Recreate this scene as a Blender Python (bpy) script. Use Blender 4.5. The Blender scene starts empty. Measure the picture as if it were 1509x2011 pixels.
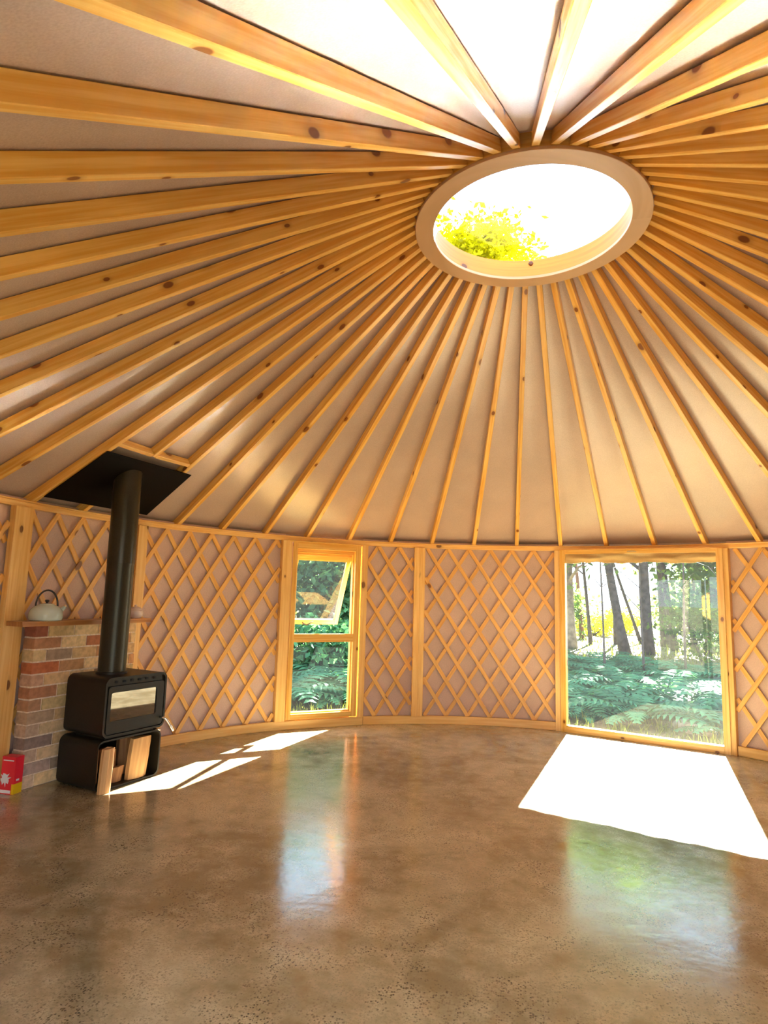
import bpy, math, random
from mathutils import Vector, Matrix
random.seed(7)
PI = math.pi
R = math.radians
sc = bpy.context.scene
COL = sc.collection

# ------------------------------------------------------------------ dimensions (metres)
RW = 3.6            # inner radius of the wall rail
ZR = 2.037          # top of the wall rail
SL = 0.59778        # roof slope
AL = math.atan(SL)
RH, RWID = 0.070, 0.042     # rafter height / width
RING_O, RING_I, ZS = 0.722, 0.606, 3.7345
NRAF = 46
TH0 = 3.04942
SUN_AZ, SUN_EL = 9.9, 34.0
ZG = -0.25

def pol(az, r, z=0.0):
    return Vector((math.sin(R(az)) * r, math.cos(R(az)) * r, z))

# ------------------------------------------------------------------ mesh builder
class MB:
    def __init__(s):
        s.v, s.f, s.uv, s.col = [], [], [], []
    def face(s, idx, uv=None, col=None):
        s.f.append(tuple(idx)); s.uv.append(uv); s.col.append(col)
    def sweep(s, pts, sides, ups, sec, u0=None, cap=True):
        """sec: list of (a,b) section points; swept along pts"""
        if u0 is None: u0 = random.random() * 40
        n = len(sec); b0 = len(s.v)
        per = [0.0]
        for i in range(n):
            a = sec[i]; b = sec[(i + 1) % n]
            per.append(per[-1] + math.hypot(b[0] - a[0], b[1] - a[1]))
        v0 = random.random() * 9
        L = [u0]
        for i in range(1, len(pts)): L.append(L[-1] + (pts[i] - pts[i - 1]).length)
        for p, sd, up in zip(pts, sides, ups):
            for a, b in sec: s.v.append(p + sd * a + up * b)
        for i in range(len(pts) - 1):
            for j in range(n):
                k = (j + 1) % n
                s.face((b0 + i * n + j, b0 + i * n + k, b0 + (i + 1) * n + k, b0 + (i + 1) * n + j),
                       ((L[i], v0 + per[j]), (L[i], v0 + per[j + 1]), (L[i + 1], v0 + per[j + 1]), (L[i + 1], v0 + per[j])))
        if cap:
            e = b0 + (len(pts) - 1) * n
            s.face([b0 + j for j in range(n)][::-1], [(u0 + sec[j][0] * .2, v0 + sec[j][1]) for j in range(n)][::-1])
            s.face([e + j for j in range(n)], [(L[-1] + sec[j][0] * .2, v0 + sec[j][1]) for j in range(n)])
    def board(s, p0, p1, side, w, h, up=None, ch=.002):
        """straight board from p0 to p1 (centre line), width w along side, height h along up"""
        p0, p1 = Vector(p0), Vector(p1)
        d = (p1 - p0).normalized(); side = Vector(side).normalized()
        if up is None: up = d.cross(side).normalized()
        s.sweep([p0, p1], [side] * 2, [up] * 2, rsec(w, h, ch))
    def box(s, lo, hi):
        b = len(s.v)
        for z in (lo[2], hi[2]):
            for x, y in ((lo[0], lo[1]), (hi[0], lo[1]), (hi[0], hi[1]), (lo[0], hi[1])): s.v.append(Vector((x, y, z)))
        for f in ((0, 3, 2, 1), (4, 5, 6, 7), (0, 1, 5, 4), (1, 2, 6, 5), (2, 3, 7, 6), (3, 0, 4, 7)):
            s.face([b + i for i in f])
    def lathe(s, prof, c=(0, 0, 0), n=32, capb=False, capt=False):
        b = len(s.v); c = Vector(c)
        for r, z in prof:
            for i in range(n):
                a = 2 * PI * i / n; s.v.append(c + Vector((r * math.cos(a), r * math.sin(a), z)))
        for k in range(len(prof) - 1):
            for i in range(n):
                j = (i + 1) % n
                s.face((b + k * n + i, b + k * n + j, b + (k + 1) * n + j, b + (k + 1) * n + i),
                       ((prof[k][0] * 2 * PI * i / n, prof[k][1]), (prof[k][0] * 2 * PI * (i + 1) / n, prof[k][1]),
                        (prof[k + 1][0] * 2 * PI * (i + 1) / n, prof[k + 1][1]), (prof[k + 1][0] * 2 * PI * i / n, prof[k + 1][1])))
        if capb: s.face([b + i for i in range(n)][::-1])
        if capt: s.face([b + (len(prof) - 1) * n + i for i in range(n)])
    def tube(s, pts, rad, n=10):
        pts = [Vector(p) for p in pts]
        if not hasattr(rad, '__len__'): rad = [rad] * len(pts)
        b = len(s.v); prev = None
        for i, p in enumerate(pts):
            d = (pts[min(i + 1, len(pts) - 1)] - pts[max(i - 1, 0)]).normalized()
            if prev is None:
                a = d.orthogonal().normalized()
            else:
                a = (prev - d * prev.dot(d)).normalized()
            prev = a; c = d.cross(a)
            for j in range(n):
                t = 2 * PI * j / n; s.v.append(p + (a * math.cos(t) + c * math.sin(t)) * rad[i])
        L = 0
        for i in range(len(pts) - 1):
            L2 = L + (pts[i + 1] - pts[i]).length
            for j in range(n):
                k = (j + 1) % n
                s.face((b + i * n + j, b + i * n + k, b + (i + 1) * n + k, b + (i + 1) * n + j),
                       ((L, j / n), (L, (j + 1) / n), (L2, (j + 1) / n), (L2, j / n)))
            L = L2
        s.face([b + j for j in range(n)][::-1]); e = b + (len(pts) - 1) * n; s.face([e + j for j in range(n)])
    def build(s, name, m, parent=None, smooth=False, loc=None, rotz=0, origin=None):
        if origin is not None:
            origin = Vector(origin); vs = [Vector(v) - origin for v in s.v]
        else: vs = s.v
        me = bpy.data.meshes.new(name)
        me.from_pydata([tuple(v) for v in vs], [], s.f)
        if any(u is not None for u in s.uv):
            lay = me.uv_layers.new(name='UVMap'); k = 0
            for fi, f in enumerate(s.f):
                u = s.uv[fi]
                for j in range(len(f)):
                    lay.data[k].uv = u[j] if u is not None else (0, 0); k += 1
        if any(c is not None for c in s.col):
            at = me.color_attributes.new('Col', 'FLOAT_COLOR', 'CORNER'); k = 0
            for fi, f in enumerate(s.f):
                c = s.col[fi] or (.5, .5, .5)
                for j in range(len(f)):
                    at.data[k].color = (c[0], c[1], c[2], 1); k += 1
        if smooth:
            me.shade_smooth()
            if smooth == 'auto': me.set_sharp_from_angle(angle=R(35))
        me.materials.append(m); me.update()
        o = bpy.data.objects.new(name, me); COL.objects.link(o)
        if origin is not None: o.location = origin
        if loc is not None: o.location = loc
        o.rotation_euler.z = rotz
        if parent is not None:
            o.parent = parent
            if origin is not None: o.matrix_parent_inverse = parent.matrix_basis.inverted()
        return o

def rsec(w, h, c=.002):
    a, b = w / 2, h / 2
    return [(-a + c, -b), (a - c, -b), (a, -b + c), (a, b - c), (a - c, b), (-a + c, b), (-a, b - c), (-a, -b + c)]

def tag(o, label=None, cat=None, group=None, kind=None):
    if label: o['label'] = label
    if cat: o['category'] = cat
    if group: o['group'] = group
    if kind: o['kind'] = kind
    return o

def empty(name, loc, rz=0):
    o = bpy.data.objects.new(name, None); COL.objects.link(o)
    o.location = loc; o.rotation_euler.z = rz; o.empty_display_size = .1
    return o

def pw(mb, name, m, parent, smooth=False):
    """part built in world coordinates under an unrotated parent"""
    o = mb.build(name, m, None, smooth)
    o.parent = parent; o.matrix_parent_inverse = Matrix.Translation(parent.location).inverted()
    return o

# ------------------------------------------------------------------ materials
def mat(name):
    m = bpy.data.materials.new(name); m.use_nodes = True
    nt = m.node_tree; nt.nodes.clear()
    out = nt.nodes.new('ShaderNodeOutputMaterial')
    return m, nt, out
def N(nt, t, **kw):
    n = nt.nodes.new(t)
    for k, v in kw.items():
        if k.startswith('i_'):
            key = k[2:]
            key = int(key) if key.isdigit() else key.replace('_', ' ')
            n.inputs[key].default_value = v
        else: setattr(n, k, v)
    return n
def math_(nt, op, a, b=None, c=None, clamp=False):
    n = nt.nodes.new('ShaderNodeMath'); n.operation = op; n.use_clamp = clamp
    for i, x in enumerate((a, b, c)):
        if x is None: continue
        if isinstance(x, (int, float)): n.inputs[i].default_value = x
        else: nt.links.new(x, n.inputs[i])
    return n.outputs[0]
def mixc(nt, fac, a, b):
    n = nt.nodes.new('ShaderNodeMix'); n.data_type = 'RGBA'
    if isinstance(fac, (int, float)): n.inputs[0].default_value = fac
    else: nt.links.new(fac, n.inputs[0])
    for i, x in ((6, a), (7, b)):
        if isinstance(x, tuple): n.inputs[i].default_value = (*x, 1)
        else: nt.links.new(x, n.inputs[i])
    return n.outputs[2]
def sstep(nt, val, lo, hi):
    n = nt.nodes.new('ShaderNodeMapRange'); n.interpolation_type = 'SMOOTHSTEP'
    nt.links.new(val, n.inputs[0]); n.inputs[1].default_value = lo; n.inputs[2].default_value = hi
    return n.outputs[0]
def principled(nt, out, **kw):
    p = nt.nodes.new('ShaderNodeBsdfPrincipled')
    for k, v in kw.items():
        key = k.replace('_', ' ')
        if hasattr(v, 'is_output') or isinstance(v, bpy.types.NodeSocket): nt.links.new(v, p.inputs[key])
        elif key == 'Base Color' or key == 'Coat Tint': p.inputs[key].default_value = (*v, 1)
        else: p.inputs[key].default_value = v
    nt.links.new(p.outputs[0], out.inputs[0])
    return p
def comb(nt, x, y, z=0.0):
    n = nt.nodes.new('ShaderNodeCombineXYZ')
    for i, s in enumerate((x, y, z)):
        if isinstance(s, (int, float)): n.inputs[i].default_value = s
        else: nt.links.new(s, n.inputs[i])
    return n.outputs[0]

def wood(name, light, dark, knot=(.13, .035, .012), rough=.42, thr=.36, ks=5.5):
    m, nt, out = mat(name)
    uv = N(nt, 'ShaderNodeUVMap'); sep = N(nt, 'ShaderNodeSeparateXYZ'); nt.links.new(uv.outputs[0], sep.inputs[0])
    oi = N(nt, 'ShaderNodeObjectInfo')
    u = math_(nt, 'ADD', sep.outputs[0], math_(nt, 'MULTIPLY', oi.outputs['Random'], 57.0))
    v = math_(nt, 'ADD', sep.outputs[1], math_(nt, 'MULTIPLY', oi.outputs['Random'], 13.0))
    g1 = N(nt, 'ShaderNodeTexNoise', noise_dimensions='2D', i_Scale=1.0, i_Detail=3.0)
    nt.links.new(comb(nt, math_(nt, 'MULTIPLY', u, 1.6), math_(nt, 'MULTIPLY', v, 42.0)), g1.inputs['Vector'])
    g2 = N(nt, 'ShaderNodeTexNoise', noise_dimensions='2D', i_Scale=1.0, i_Detail=2.0)
    nt.links.new(comb(nt, math_(nt, 'MULTIPLY', u, 5.0), math_(nt, 'MULTIPLY', v, 260.0)), g2.inputs['Vector'])
    f = math_(nt, 'ADD', math_(nt, 'MULTIPLY', sstep(nt, g1.outputs[0], .32, .68), .75), math_(nt, 'MULTIPLY', g2.outputs[0], .35), clamp=True)
    c = mixc(nt, f, light, dark)
    tint = mixc(nt, oi.outputs['Random'], (.90, .88, .84), (1.0, 1.0, 1.0))
    mul = N(nt, 'ShaderNodeMix', data_type='RGBA', blend_type='MULTIPLY'); mul.inputs[0].default_value = 1
    nt.links.new(c, mul.inputs[6]); nt.links.new(tint, mul.inputs[7]); c = mul.outputs[2]
    vo = N(nt, 'ShaderNodeTexVoronoi', voronoi_dimensions='2D', i_Scale=ks, i_Randomness=.9)
    nt.links.new(comb(nt, math_(nt, 'MULTIPLY', u, .6), v), vo.inputs['Vector'])
    sc_ = N(nt, 'ShaderNodeSeparateColor'); nt.links.new(vo.outputs['Color'], sc_.inputs[0])
    pick = math_(nt, 'LESS_THAN', sc_.outputs[0], thr)
    size = math_(nt, 'ADD', math_(nt, 'MULTIPLY', sc_.outputs[1], .09), .045)
    k = math_(nt, 'MULTIPLY', pick, math_(nt, 'SUBTRACT', 1.0, sstep(nt, math_(nt, 'DIVIDE', vo.outputs['Distance'], size), .75, 1.15)))
    halo = math_(nt, 'MULTIPLY', pick, math_(nt, 'SUBTRACT', 1.0, sstep(nt, math_(nt, 'DIVIDE', vo.outputs['Distance'], size), .8, 2.4)))
    c = mixc(nt, math_(nt, 'MULTIPLY', halo, .45), c, tuple(x * .6 for x in dark))
    c = mixc(nt, math_(nt, 'MULTIPLY', k, .85), c, knot)
    principled(nt, out, Base_Color=c, Roughness=rough, IOR=1.5)
    return m

def simple(name, col, rough=.5, metal=0.0, noise=0.0, nscale=30, **kw):
    m, nt, out = mat(name)
    if noise:
        tc = N(nt, 'ShaderNodeTexCoord'); n = N(nt, 'ShaderNodeTexNoise', i_Scale=nscale, i_Detail=4.0)
        nt.links.new(tc.outputs['Object'], n.inputs['Vector'])
        c = mixc(nt, sstep(nt, n.outputs[0], .3, .7), tuple(x * (1 - noise) for x in col), tuple(min(1, x * (1 + noise)) for x in col))
        principled(nt, out, Base_Color=c, Roughness=rough, Metallic=metal, **kw)
    else:
        principled(nt, out, Base_Color=col, Roughness=rough, Metallic=metal, **kw)
    return m

def glass(name, tint=(.96, .98, .97), ior=1.45, extra=0.0, haze=0.0):
    m, nt, out = mat(name)
    tr = N(nt, 'ShaderNodeBsdfTransparent'); tr.inputs[0].default_value = (*tint, 1)
    gl = N(nt, 'ShaderNodeBsdfGlossy'); gl.inputs['Roughness'].default_value = 0.0
    fr = N(nt, 'ShaderNodeFresnel'); fr.inputs[0].default_value = ior
    ge = N(nt, 'ShaderNodeNewGeometry')
    f = math_(nt, 'MULTIPLY', fr.outputs[0], math_(nt, 'SUBTRACT', 1.0, ge.outputs['Backfacing']), clamp=True)
    if extra: f = math_(nt, 'ADD', f, extra)
    mx = N(nt, 'ShaderNodeMixShader'); nt.links.new(f, mx.inputs[0])
    base = tr.outputs[0]
    if haze:
        tl = N(nt, 'ShaderNodeBsdfTranslucent'); tl.inputs[0].default_value = (.9, .93, 1, 1)
        hm = N(nt, 'ShaderNodeMixShader'); hm.inputs[0].default_value = haze
        nt.links.new(tr.outputs[0], hm.inputs[1]); nt.links.new(tl.outputs[0], hm.inputs[2]); base = hm.outputs[0]
    nt.links.new(base, mx.inputs[1]); nt.links.new(gl.outputs[0], mx.inputs[2])
    nt.links.new(mx.outputs[0], out.inputs[0])
    return m

def leafmat(name, refl, trans, tfac=.45, var=.35):
    m, nt, out = mat(name)
    tc = N(nt, 'ShaderNodeTexCoord'); n = N(nt, 'ShaderNodeTexNoise', i_Scale=2.2, i_Detail=3.0)
    nt.links.new(tc.outputs['Object'], n.inputs['Vector'])
    f = sstep(nt, n.outputs[0], .35, .65)
    c1 = mixc(nt, f, tuple(x * (1 - var) for x in refl), tuple(x * (1 + var) for x in refl))
    c2 = mixc(nt, f, tuple(x * (1 - var) for x in trans), tuple(min(1, x * (1 + var)) for x in trans))
    p = nt.nodes.new('ShaderNodeBsdfPrincipled'); nt.links.new(c1, p.inputs['Base Color']); p.inputs['Roughness'].default_value = .7; p.inputs['Specular IOR Level'].default_value = .12
    t = N(nt, 'ShaderNodeBsdfTranslucent'); nt.links.new(c2, t.inputs[0])
    mx = N(nt, 'ShaderNodeMixShader'); mx.inputs[0].default_value = tfac
    nt.links.new(p.outputs[0], mx.inputs[1]); nt.links.new(t.outputs[0], mx.inputs[2]); nt.links.new(mx.outputs[0], out.inputs[0])
    return m

def canvas_mat(name, col, tr=(.5, .45, .4), tfac=.04, rough=.8, spec=.2):
    m, nt, out = mat(name)
    tc = N(nt, 'ShaderNodeTexCoord')
    n = N(nt, 'ShaderNodeTexNoise', i_Scale=160.0, i_Detail=3.0); nt.links.new(tc.outputs['Object'], n.inputs['Vector'])
    n2 = N(nt, 'ShaderNodeTexNoise', i_Scale=2.0, i_Detail=3.0); nt.links.new(tc.outputs['Object'], n2.inputs['Vector'])
    f = math_(nt, 'ADD', math_(nt, 'MULTIPLY', n.outputs[0], .6), math_(nt, 'MULTIPLY', n2.outputs[0], .4))
    c = mixc(nt, sstep(nt, f, .3, .7), tuple(x * .86 for x in col), tuple(min(1, x * 1.08) for x in col))
    p = nt.nodes.new('ShaderNodeBsdfPrincipled'); nt.links.new(c, p.inputs['Base Color']); p.inputs['Roughness'].default_value = rough
    p.inputs['Specular IOR Level'].default_value = spec
    b = N(nt, 'ShaderNodeBump', i_Strength=.15, i_Distance=.003); nt.links.new(n.outputs[0], b.inputs['Height']); nt.links.new(b.outputs[0], p.inputs['Normal'])
    t = N(nt, 'ShaderNodeBsdfTranslucent'); t.inputs[0].default_value = (*tr, 1)
    mx = N(nt, 'ShaderNodeMixShader'); mx.inputs[0].default_value = tfac
    nt.links.new(p.outputs[0], mx.inputs[1]); nt.links.new(t.outputs[0], mx.inputs[2]); nt.links.new(mx.outputs[0], out.inputs[0])
    return m

PINE = wood('pine', (.90, .58, .17), (.75, .38, .07), knot=(.17, .035, .010), rough=.25)
PINE_B = wood('pine_band', (.70, .33, .03), (.60, .25, .02), thr=.1)
PINE_L = wood('pine_light', (.88, .58, .21), (.76, .42, .11), thr=.2)
LATH = wood('pine_lath', (.85, .50, .15), (.72, .36, .08), thr=.10, ks=4)
PLY = wood('birch_ply', (.70, .48, .30), (.58, .37, .21), thr=0.0)
CANVAS = canvas_mat('roof_canvas', (.50, .385, .325), tr=(.45, .38, .33), tfac=.03, rough=.24, spec=.75)
CANVAS_W = canvas_mat('wall_canvas', (.60, .43, .35), tfac=.03)
VALANCE = canvas_mat('valance_canvas', (.58, .42, .20), tr=(.5, .36, .16), tfac=.10)
GLASS = glass('window_glass', haze=.0015)
FILM = glass('clear_film', extra=.02, haze=.0015)
DOME = glass('dome_acrylic')
STEEL = simple('black_stove_steel', (.014, .0105, .006), .45, 0.0, .25, 180, Specular_IOR_Level=.3)
FLUE = simple('matt_black_flue', (.020, .018, .009), .30, .0, .2, 120, Specular_IOR_Level=.4)
PLATE = simple('dark_plate', (.006, .004, .003), .7, Specular_IOR_Level=.06)
DARK = simple('hole_black', (.004, .004, .004), .8)
SGLASS = simple('stove_glass', (.012, .011, .012), .03, IOR=2.3)
CHROME = simple('chrome', (.85, .83, .80), .18, 1.0)
ENAMEL = simple('kettle_enamel', (.47, .53, .46), .12, noise=.03, nscale=8)
BLACKPL = simple('black_plastic', (.02, .015, .012), .35)
CERAM = simple('pale_ceramic', (.72, .58, .50), .25)
BARK = simple('bark', (.10, .05, .025), .8, noise=.5, nscale=25)
SPLIT = wood('split_firewood', (.70, .42, .18), (.45, .22, .08), thr=.05, rough=.7)
SPLIT_D = wood('dark_firewood', (.42, .20, .07), (.25, .10, .035), thr=.05, rough=.75)
SHELF = wood('slab_shelf', (.52, .26, .08), (.34, .14, .04), thr=.2, rough=.35)
RED = simple('red_card', (.78, .025, .045), .3)
YELLOW = simple('yellow_card', (.80, .52, .01), .3)
WHITE = simple('white_print', (.82, .80, .80), .4)
TRUNK = simple('tree_bark', (.055, .045, .04), .85, noise=.5, nscale=6)
TRUNK_P = simple('pale_bark', (.26, .21, .16), .8, noise=.4, nscale=5)
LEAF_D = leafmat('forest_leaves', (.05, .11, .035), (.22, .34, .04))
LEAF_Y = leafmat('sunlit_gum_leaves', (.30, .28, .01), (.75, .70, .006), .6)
LEAF_F = leafmat('fern_fronds', (.045, .15, .072), (.09, .25, .07), .33)
LEAF_B = leafmat('garden_leaves', (.05, .13, .065), (.14, .28, .08), .35)
GRASSM = leafmat('grass_blades', (.10, .13, .03), (.22, .26, .03), .4)

def concrete():
    m, nt, out = mat('polished_concrete')
    tc = N(nt, 'ShaderNodeTexCoord'); V = tc.outputs['Object']
    def nz(s, d=4.0, rough=.55, dist=0.0):
        n = N(nt, 'ShaderNodeTexNoise', i_Scale=s, i_Detail=d, i_Roughness=rough, i_Distortion=dist); nt.links.new(V, n.inputs['Vector']); return n.outputs[0]
    big = nz(1.1, 5, .6, .6); mid = nz(7.0, 5, .65); fine = nz(85.0, 6, .85); grit = nz(150., 4, .8)
    f = math_(nt, 'ADD', math_(nt, 'MULTIPLY', big, .6), math_(nt, 'MULTIPLY', mid, .4))
    c = mixc(nt, sstep(nt, f, .36, .64), (.20, .153, .078), (.47, .39, .25))
    sp = math_(nt, 'MULTIPLY', sstep(nt, fine, .50, .60), sstep(nt, mid, .36, .62))
    c = mixc(nt, math_(nt, 'MULTIPLY', sp, .65), c, (.06, .042, .02))
    vo = N(nt, 'ShaderNodeTexVoronoi', i_Scale=115.0, i_Randomness=1.0); nt.links.new(V, vo.inputs['Vector'])
    vs = N(nt, 'ShaderNodeSeparateColor'); nt.links.new(vo.outputs['Color'], vs.inputs[0])
    peb = math_(nt, 'MULTIPLY', math_(nt, 'LESS_THAN', vs.outputs[0], .30), math_(nt, 'SUBTRACT', 1.0, sstep(nt, vo.outputs['Distance'], .35, .6)))
    c = mixc(nt, math_(nt, 'MULTIPLY', peb, math_(nt, 'ADD', math_(nt, 'MULTIPLY', math_(nt, 'MULTIPLY', sstep(nt, nz(2.6, 4, .6), .40, .60), sstep(nt, mid, .36, .56)), .95), .08)), c, (.05, .036, .018))
    sp2 = sstep(nt, grit, .58, .72)
    c = mixc(nt, math_(nt, 'MULTIPLY', sp2, .35), c, (.46, .36, .23))
    ro = math_(nt, 'ADD', math_(nt, 'MULTIPLY', sstep(nt, mid, .3, .7), .07), math_(nt, 'MULTIPLY', sstep(nt, big, .3, .7), .08))
    ro = math_(nt, 'ADD', ro, .10)
    h = math_(nt, 'ADD', math_(nt, 'MULTIPLY', big, 1.0), math_(nt, 'MULTIPLY', nz(18.0, 2), .10))
    b = N(nt, 'ShaderNodeBump', i_Strength=.35, i_Distance=.012); nt.links.new(h, b.inputs['Height'])
    principled(nt, out, Base_Color=c, Roughness=ro, IOR=1.95, Normal=b.outputs[0])
    return m
CONC = concrete()

def brickmat():
    m, nt, out = mat('old_bricks')
    at = N(nt, 'ShaderNodeAttribute', attribute_name='Col')
    tc = N(nt, 'ShaderNodeTexCoord'); n = N(nt, 'ShaderNodeTexNoise', i_Scale=28.0, i_Detail=5.0); nt.links.new(tc.outputs['Object'], n.inputs['Vector'])
    mul = N(nt, 'ShaderNodeMix', data_type='RGBA', blend_type='MULTIPLY'); mul.inputs[0].default_value = 1
    nt.links.new(at.outputs[0], mul.inputs[6]); nt.links.new(mixc(nt, sstep(nt, n.outputs[0], .3, .7), (.80, .78, .76), (1.12, 1.10, 1.08)), mul.inputs[7])
    b = N(nt, 'ShaderNodeBump', i_Strength=.4, i_Distance=.004); nt.links.new(n.outputs[0], b.inputs['Height'])
    principled(nt, out, Base_Color=mul.outputs[2], Roughness=.85, Normal=b.outputs[0])
    return m
BRICK = brickmat()
MORTAR = simple('mortar', (.78, .64, .48), .9, noise=.15, nscale=60)

def groundmat():
    m, nt, out = mat('forest_floor')
    tc = N(nt, 'ShaderNodeTexCoord'); V = tc.outputs['Object']
    a = N(nt, 'ShaderNodeTexNoise', i_Scale=.5, i_Detail=6.0); nt.links.new(V, a.inputs['Vector'])
    b = N(nt, 'ShaderNodeTexNoise', i_Scale=9.0, i_Detail=5.0); nt.links.new(V, b.inputs['Vector'])
    c = mixc(nt, sstep(nt, a.outputs[0], .4, .6), (.09, .085, .03), (.16, .14, .06))
    c = mixc(nt, math_(nt, 'MULTIPLY', sstep(nt, b.outputs[0], .4, .65), .6), c, (.06, .045, .03))
    bp = N(nt, 'ShaderNodeBump', i_Strength=.6, i_Distance=.05); nt.links.new(b.outputs[0], bp.inputs['Height'])
    principled(nt, out, Base_Color=c, Roughness=.95, Normal=bp.outputs[0])
    return m
GROUND = groundmat()

# ------------------------------------------------------------------ camera
cam = bpy.data.cameras.new('camera'); co = bpy.data.objects.new('camera', cam); COL.objects.link(co)
cam.sensor_fit = 'HORIZONTAL'; cam.sensor_width = 36; cam.lens = 1211.9351 / 1509 * 36; cam.clip_end = 2000; cam.clip_start = .02
yaw, pit, rol = 0.23564, 0.13509, 0.02834
fw = Vector((-math.sin(yaw) * math.cos(pit), math.cos(yaw) * math.cos(pit), math.sin(pit)))
r0 = Vector((math.cos(yaw), math.sin(yaw), 0)); u0 = r0.cross(fw)
rt = r0 * math.cos(rol) + u0 * math.sin(rol); up = u0 * math.cos(rol) - r0 * math.sin(rol)
co.matrix_world = Matrix(((rt.x, up.x, -fw.x, 0), (rt.y, up.y, -fw.y, -3.732), (rt.z, up.z, -fw.z, 1.41698), (0, 0, 0, 1)))
sc.camera = co

# ------------------------------------------------------------------ light
sun = bpy.data.lights.new('sun', 'SUN'); sun.energy = 100.0; sun.angle = R(.55); sun.color = (1.0, .955, .88)
so = bpy.data.objects.new('sun', sun); COL.objects.link(so)
sd = Vector((math.sin(R(SUN_AZ)) * math.cos(R(SUN_EL)), math.cos(R(SUN_AZ)) * math.cos(R(SUN_EL)), math.sin(R(SUN_EL))))
so.rotation_euler = sd.to_track_quat('Z', 'Y').to_euler(); so.location = sd * 60
w = bpy.data.worlds.new('sky'); sc.world = w; w.use_nodes = True; nt = w.node_tree; nt.nodes.clear()
wo = nt.nodes.new('ShaderNodeOutputWorld'); bg = nt.nodes.new('ShaderNodeBackground')
tc = nt.nodes.new('ShaderNodeTexCoord'); sp = nt.nodes.new('ShaderNodeSeparateXYZ'); nt.links.new(tc.outputs['Generated'], sp.inputs[0])
cr = nt.nodes.new('ShaderNodeValToRGB'); nt.links.new(sp.outputs[2], cr.inputs[0])
cr.color_ramp.elements[0].position = 0.0; cr.color_ramp.elements[0].color = (.86, .94, 1.0, 1)
cr.color_ramp.elements[1].position = .6; cr.color_ramp.elements[1].color = (.52, .70, 1.0, 1)
e = cr.color_ramp.elements.new(.12); e.color = (.70, .86, 1.0, 1)
nt.links.new(cr.outputs[0], bg.inputs[0]); bg.inputs[1].default_value = 3.4
nt.links.new(bg.outputs[0], wo.inputs[0])

sc.view_settings.view_transform = 'Standard'; sc.view_settings.look = 'None'
sc.view_settings.exposure = 0.6; sc.view_settings.gamma = 1.0; sc.view_settings.use_curve_mapping = False
cy = sc.cycles
cy.max_bounces = 14; cy.diffuse_bounces = 7; cy.glossy_bounces = 4; cy.transmission_bounces = 6; cy.transparent_max_bounces = 24
cy.sample_clamp_indirect = 0.0; cy.caustics_reflective = True; cy.caustics_refractive = False; cy.blur_glossy = 0.0
cy.use_denoising = True

# ------------------------------------------------------------------ floor and ground
f = MB(); f.lathe([(3.74, ZG - .05), (3.74, 0.0)], n=128, capt=True, capb=True)
tag(f.build('floor', CONC), 'brown polished concrete floor slab of the round tent', 'floor', kind='structure')
g = MB(); g.lathe([(400, ZG)], n=64, capt=True)
for _ in range(1): pass
gd = MB(); n = 96
gd.lathe([(400, ZG), (60, ZG), (20, ZG), (8, ZG), (3.745, ZG)], n=n)
tag(gd.build('ground', GROUND), 'grassy leaf littered ground around the tent', 'ground', kind='structure')

# ------------------------------------------------------------------ openings (azimuths clockwise from +y)
def arc(a0, a1, step=2.0):
    k = max(1, int(math.ceil((a1 - a0) / step))); return [a0 + (a1 - a0) * i / k for i in range(k + 1)]
def wallseg(name, a0, a1, label):
    mb = MB(); A = arc(a0, a1); zt = 2.06
    for rr, flip in ((3.652, 0), (3.658, 1)):
        b = len(mb.v)
        for a in A:
            mb.v.append(pol(a, rr, -.02)); mb.v.append(pol(a, rr, zt))
        for i in range(len(A) - 1):
            q = (b + 2 * i, b + 2 * i + 1, b + 2 * i + 3, b + 2 * i + 2)
            mb.face(q if not flip else q[::-1])
    tag(mb.build(name, CANVAS_W, smooth=True), label, 'wall', kind='structure')
wallseg('wall_left', -148.0, -45.5, 'tan canvas wall behind the stove and left lattice')
wallseg('wall_back', -31.0, 4.7, 'tan canvas wall between the two windows')
wallseg('wall_right', 31.7, 112.0, 'tan canvas wall right of the big window')
wallseg('wall_front', 112.0, 164.0, 'tan canvas wall beside the entrance')

# ------------------------------------------------------------------ roof canvas
def zbot(r): return ZR + (RW - r) * SL
mb = MB(); rs = [RING_O - .02, 1.2, 1.8, 2.4, 3.0, 3.45, 3.70]
na = NRAF * 4; tha = TH0
dz = .0735 / math.cos(AL)
def raz(i): return -math.degrees(TH0 - i * 2 * PI / NRAF)
for layer in (0, .004):
    b = len(mb.v)
    for j in range(na):
        a = raz(j / 4.0); bul = math.sin(PI * (j % 4) / 4.0)
        for r in rs:
            s_ = bul * .010 * math.sin(PI * min(1, max(0, (r - .7) / 3.0)))
            mb.v.append(pol(a, r, zbot(r) + dz + s_ + layer))
        mb.v.append(pol(a, 3.705 + layer, 2.02)); mb.v.append(pol(a, 3.659, 2.012 - layer))
    k = len(rs) + 2
    for j in range(na):
        for i in range(k - 1):
            j2 = (j + 1) % na
            q = (b + j * k + i, b + j2 * k + i, b + j2 * k + i + 1, b + j * k + i + 1)
            mb.face(q if layer else q[::-1])
tag(mb.build('ceiling', CANVAS, smooth='auto'), 'pale canvas roof cone stretched over the rafters', 'ceiling', kind='structure')

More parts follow.
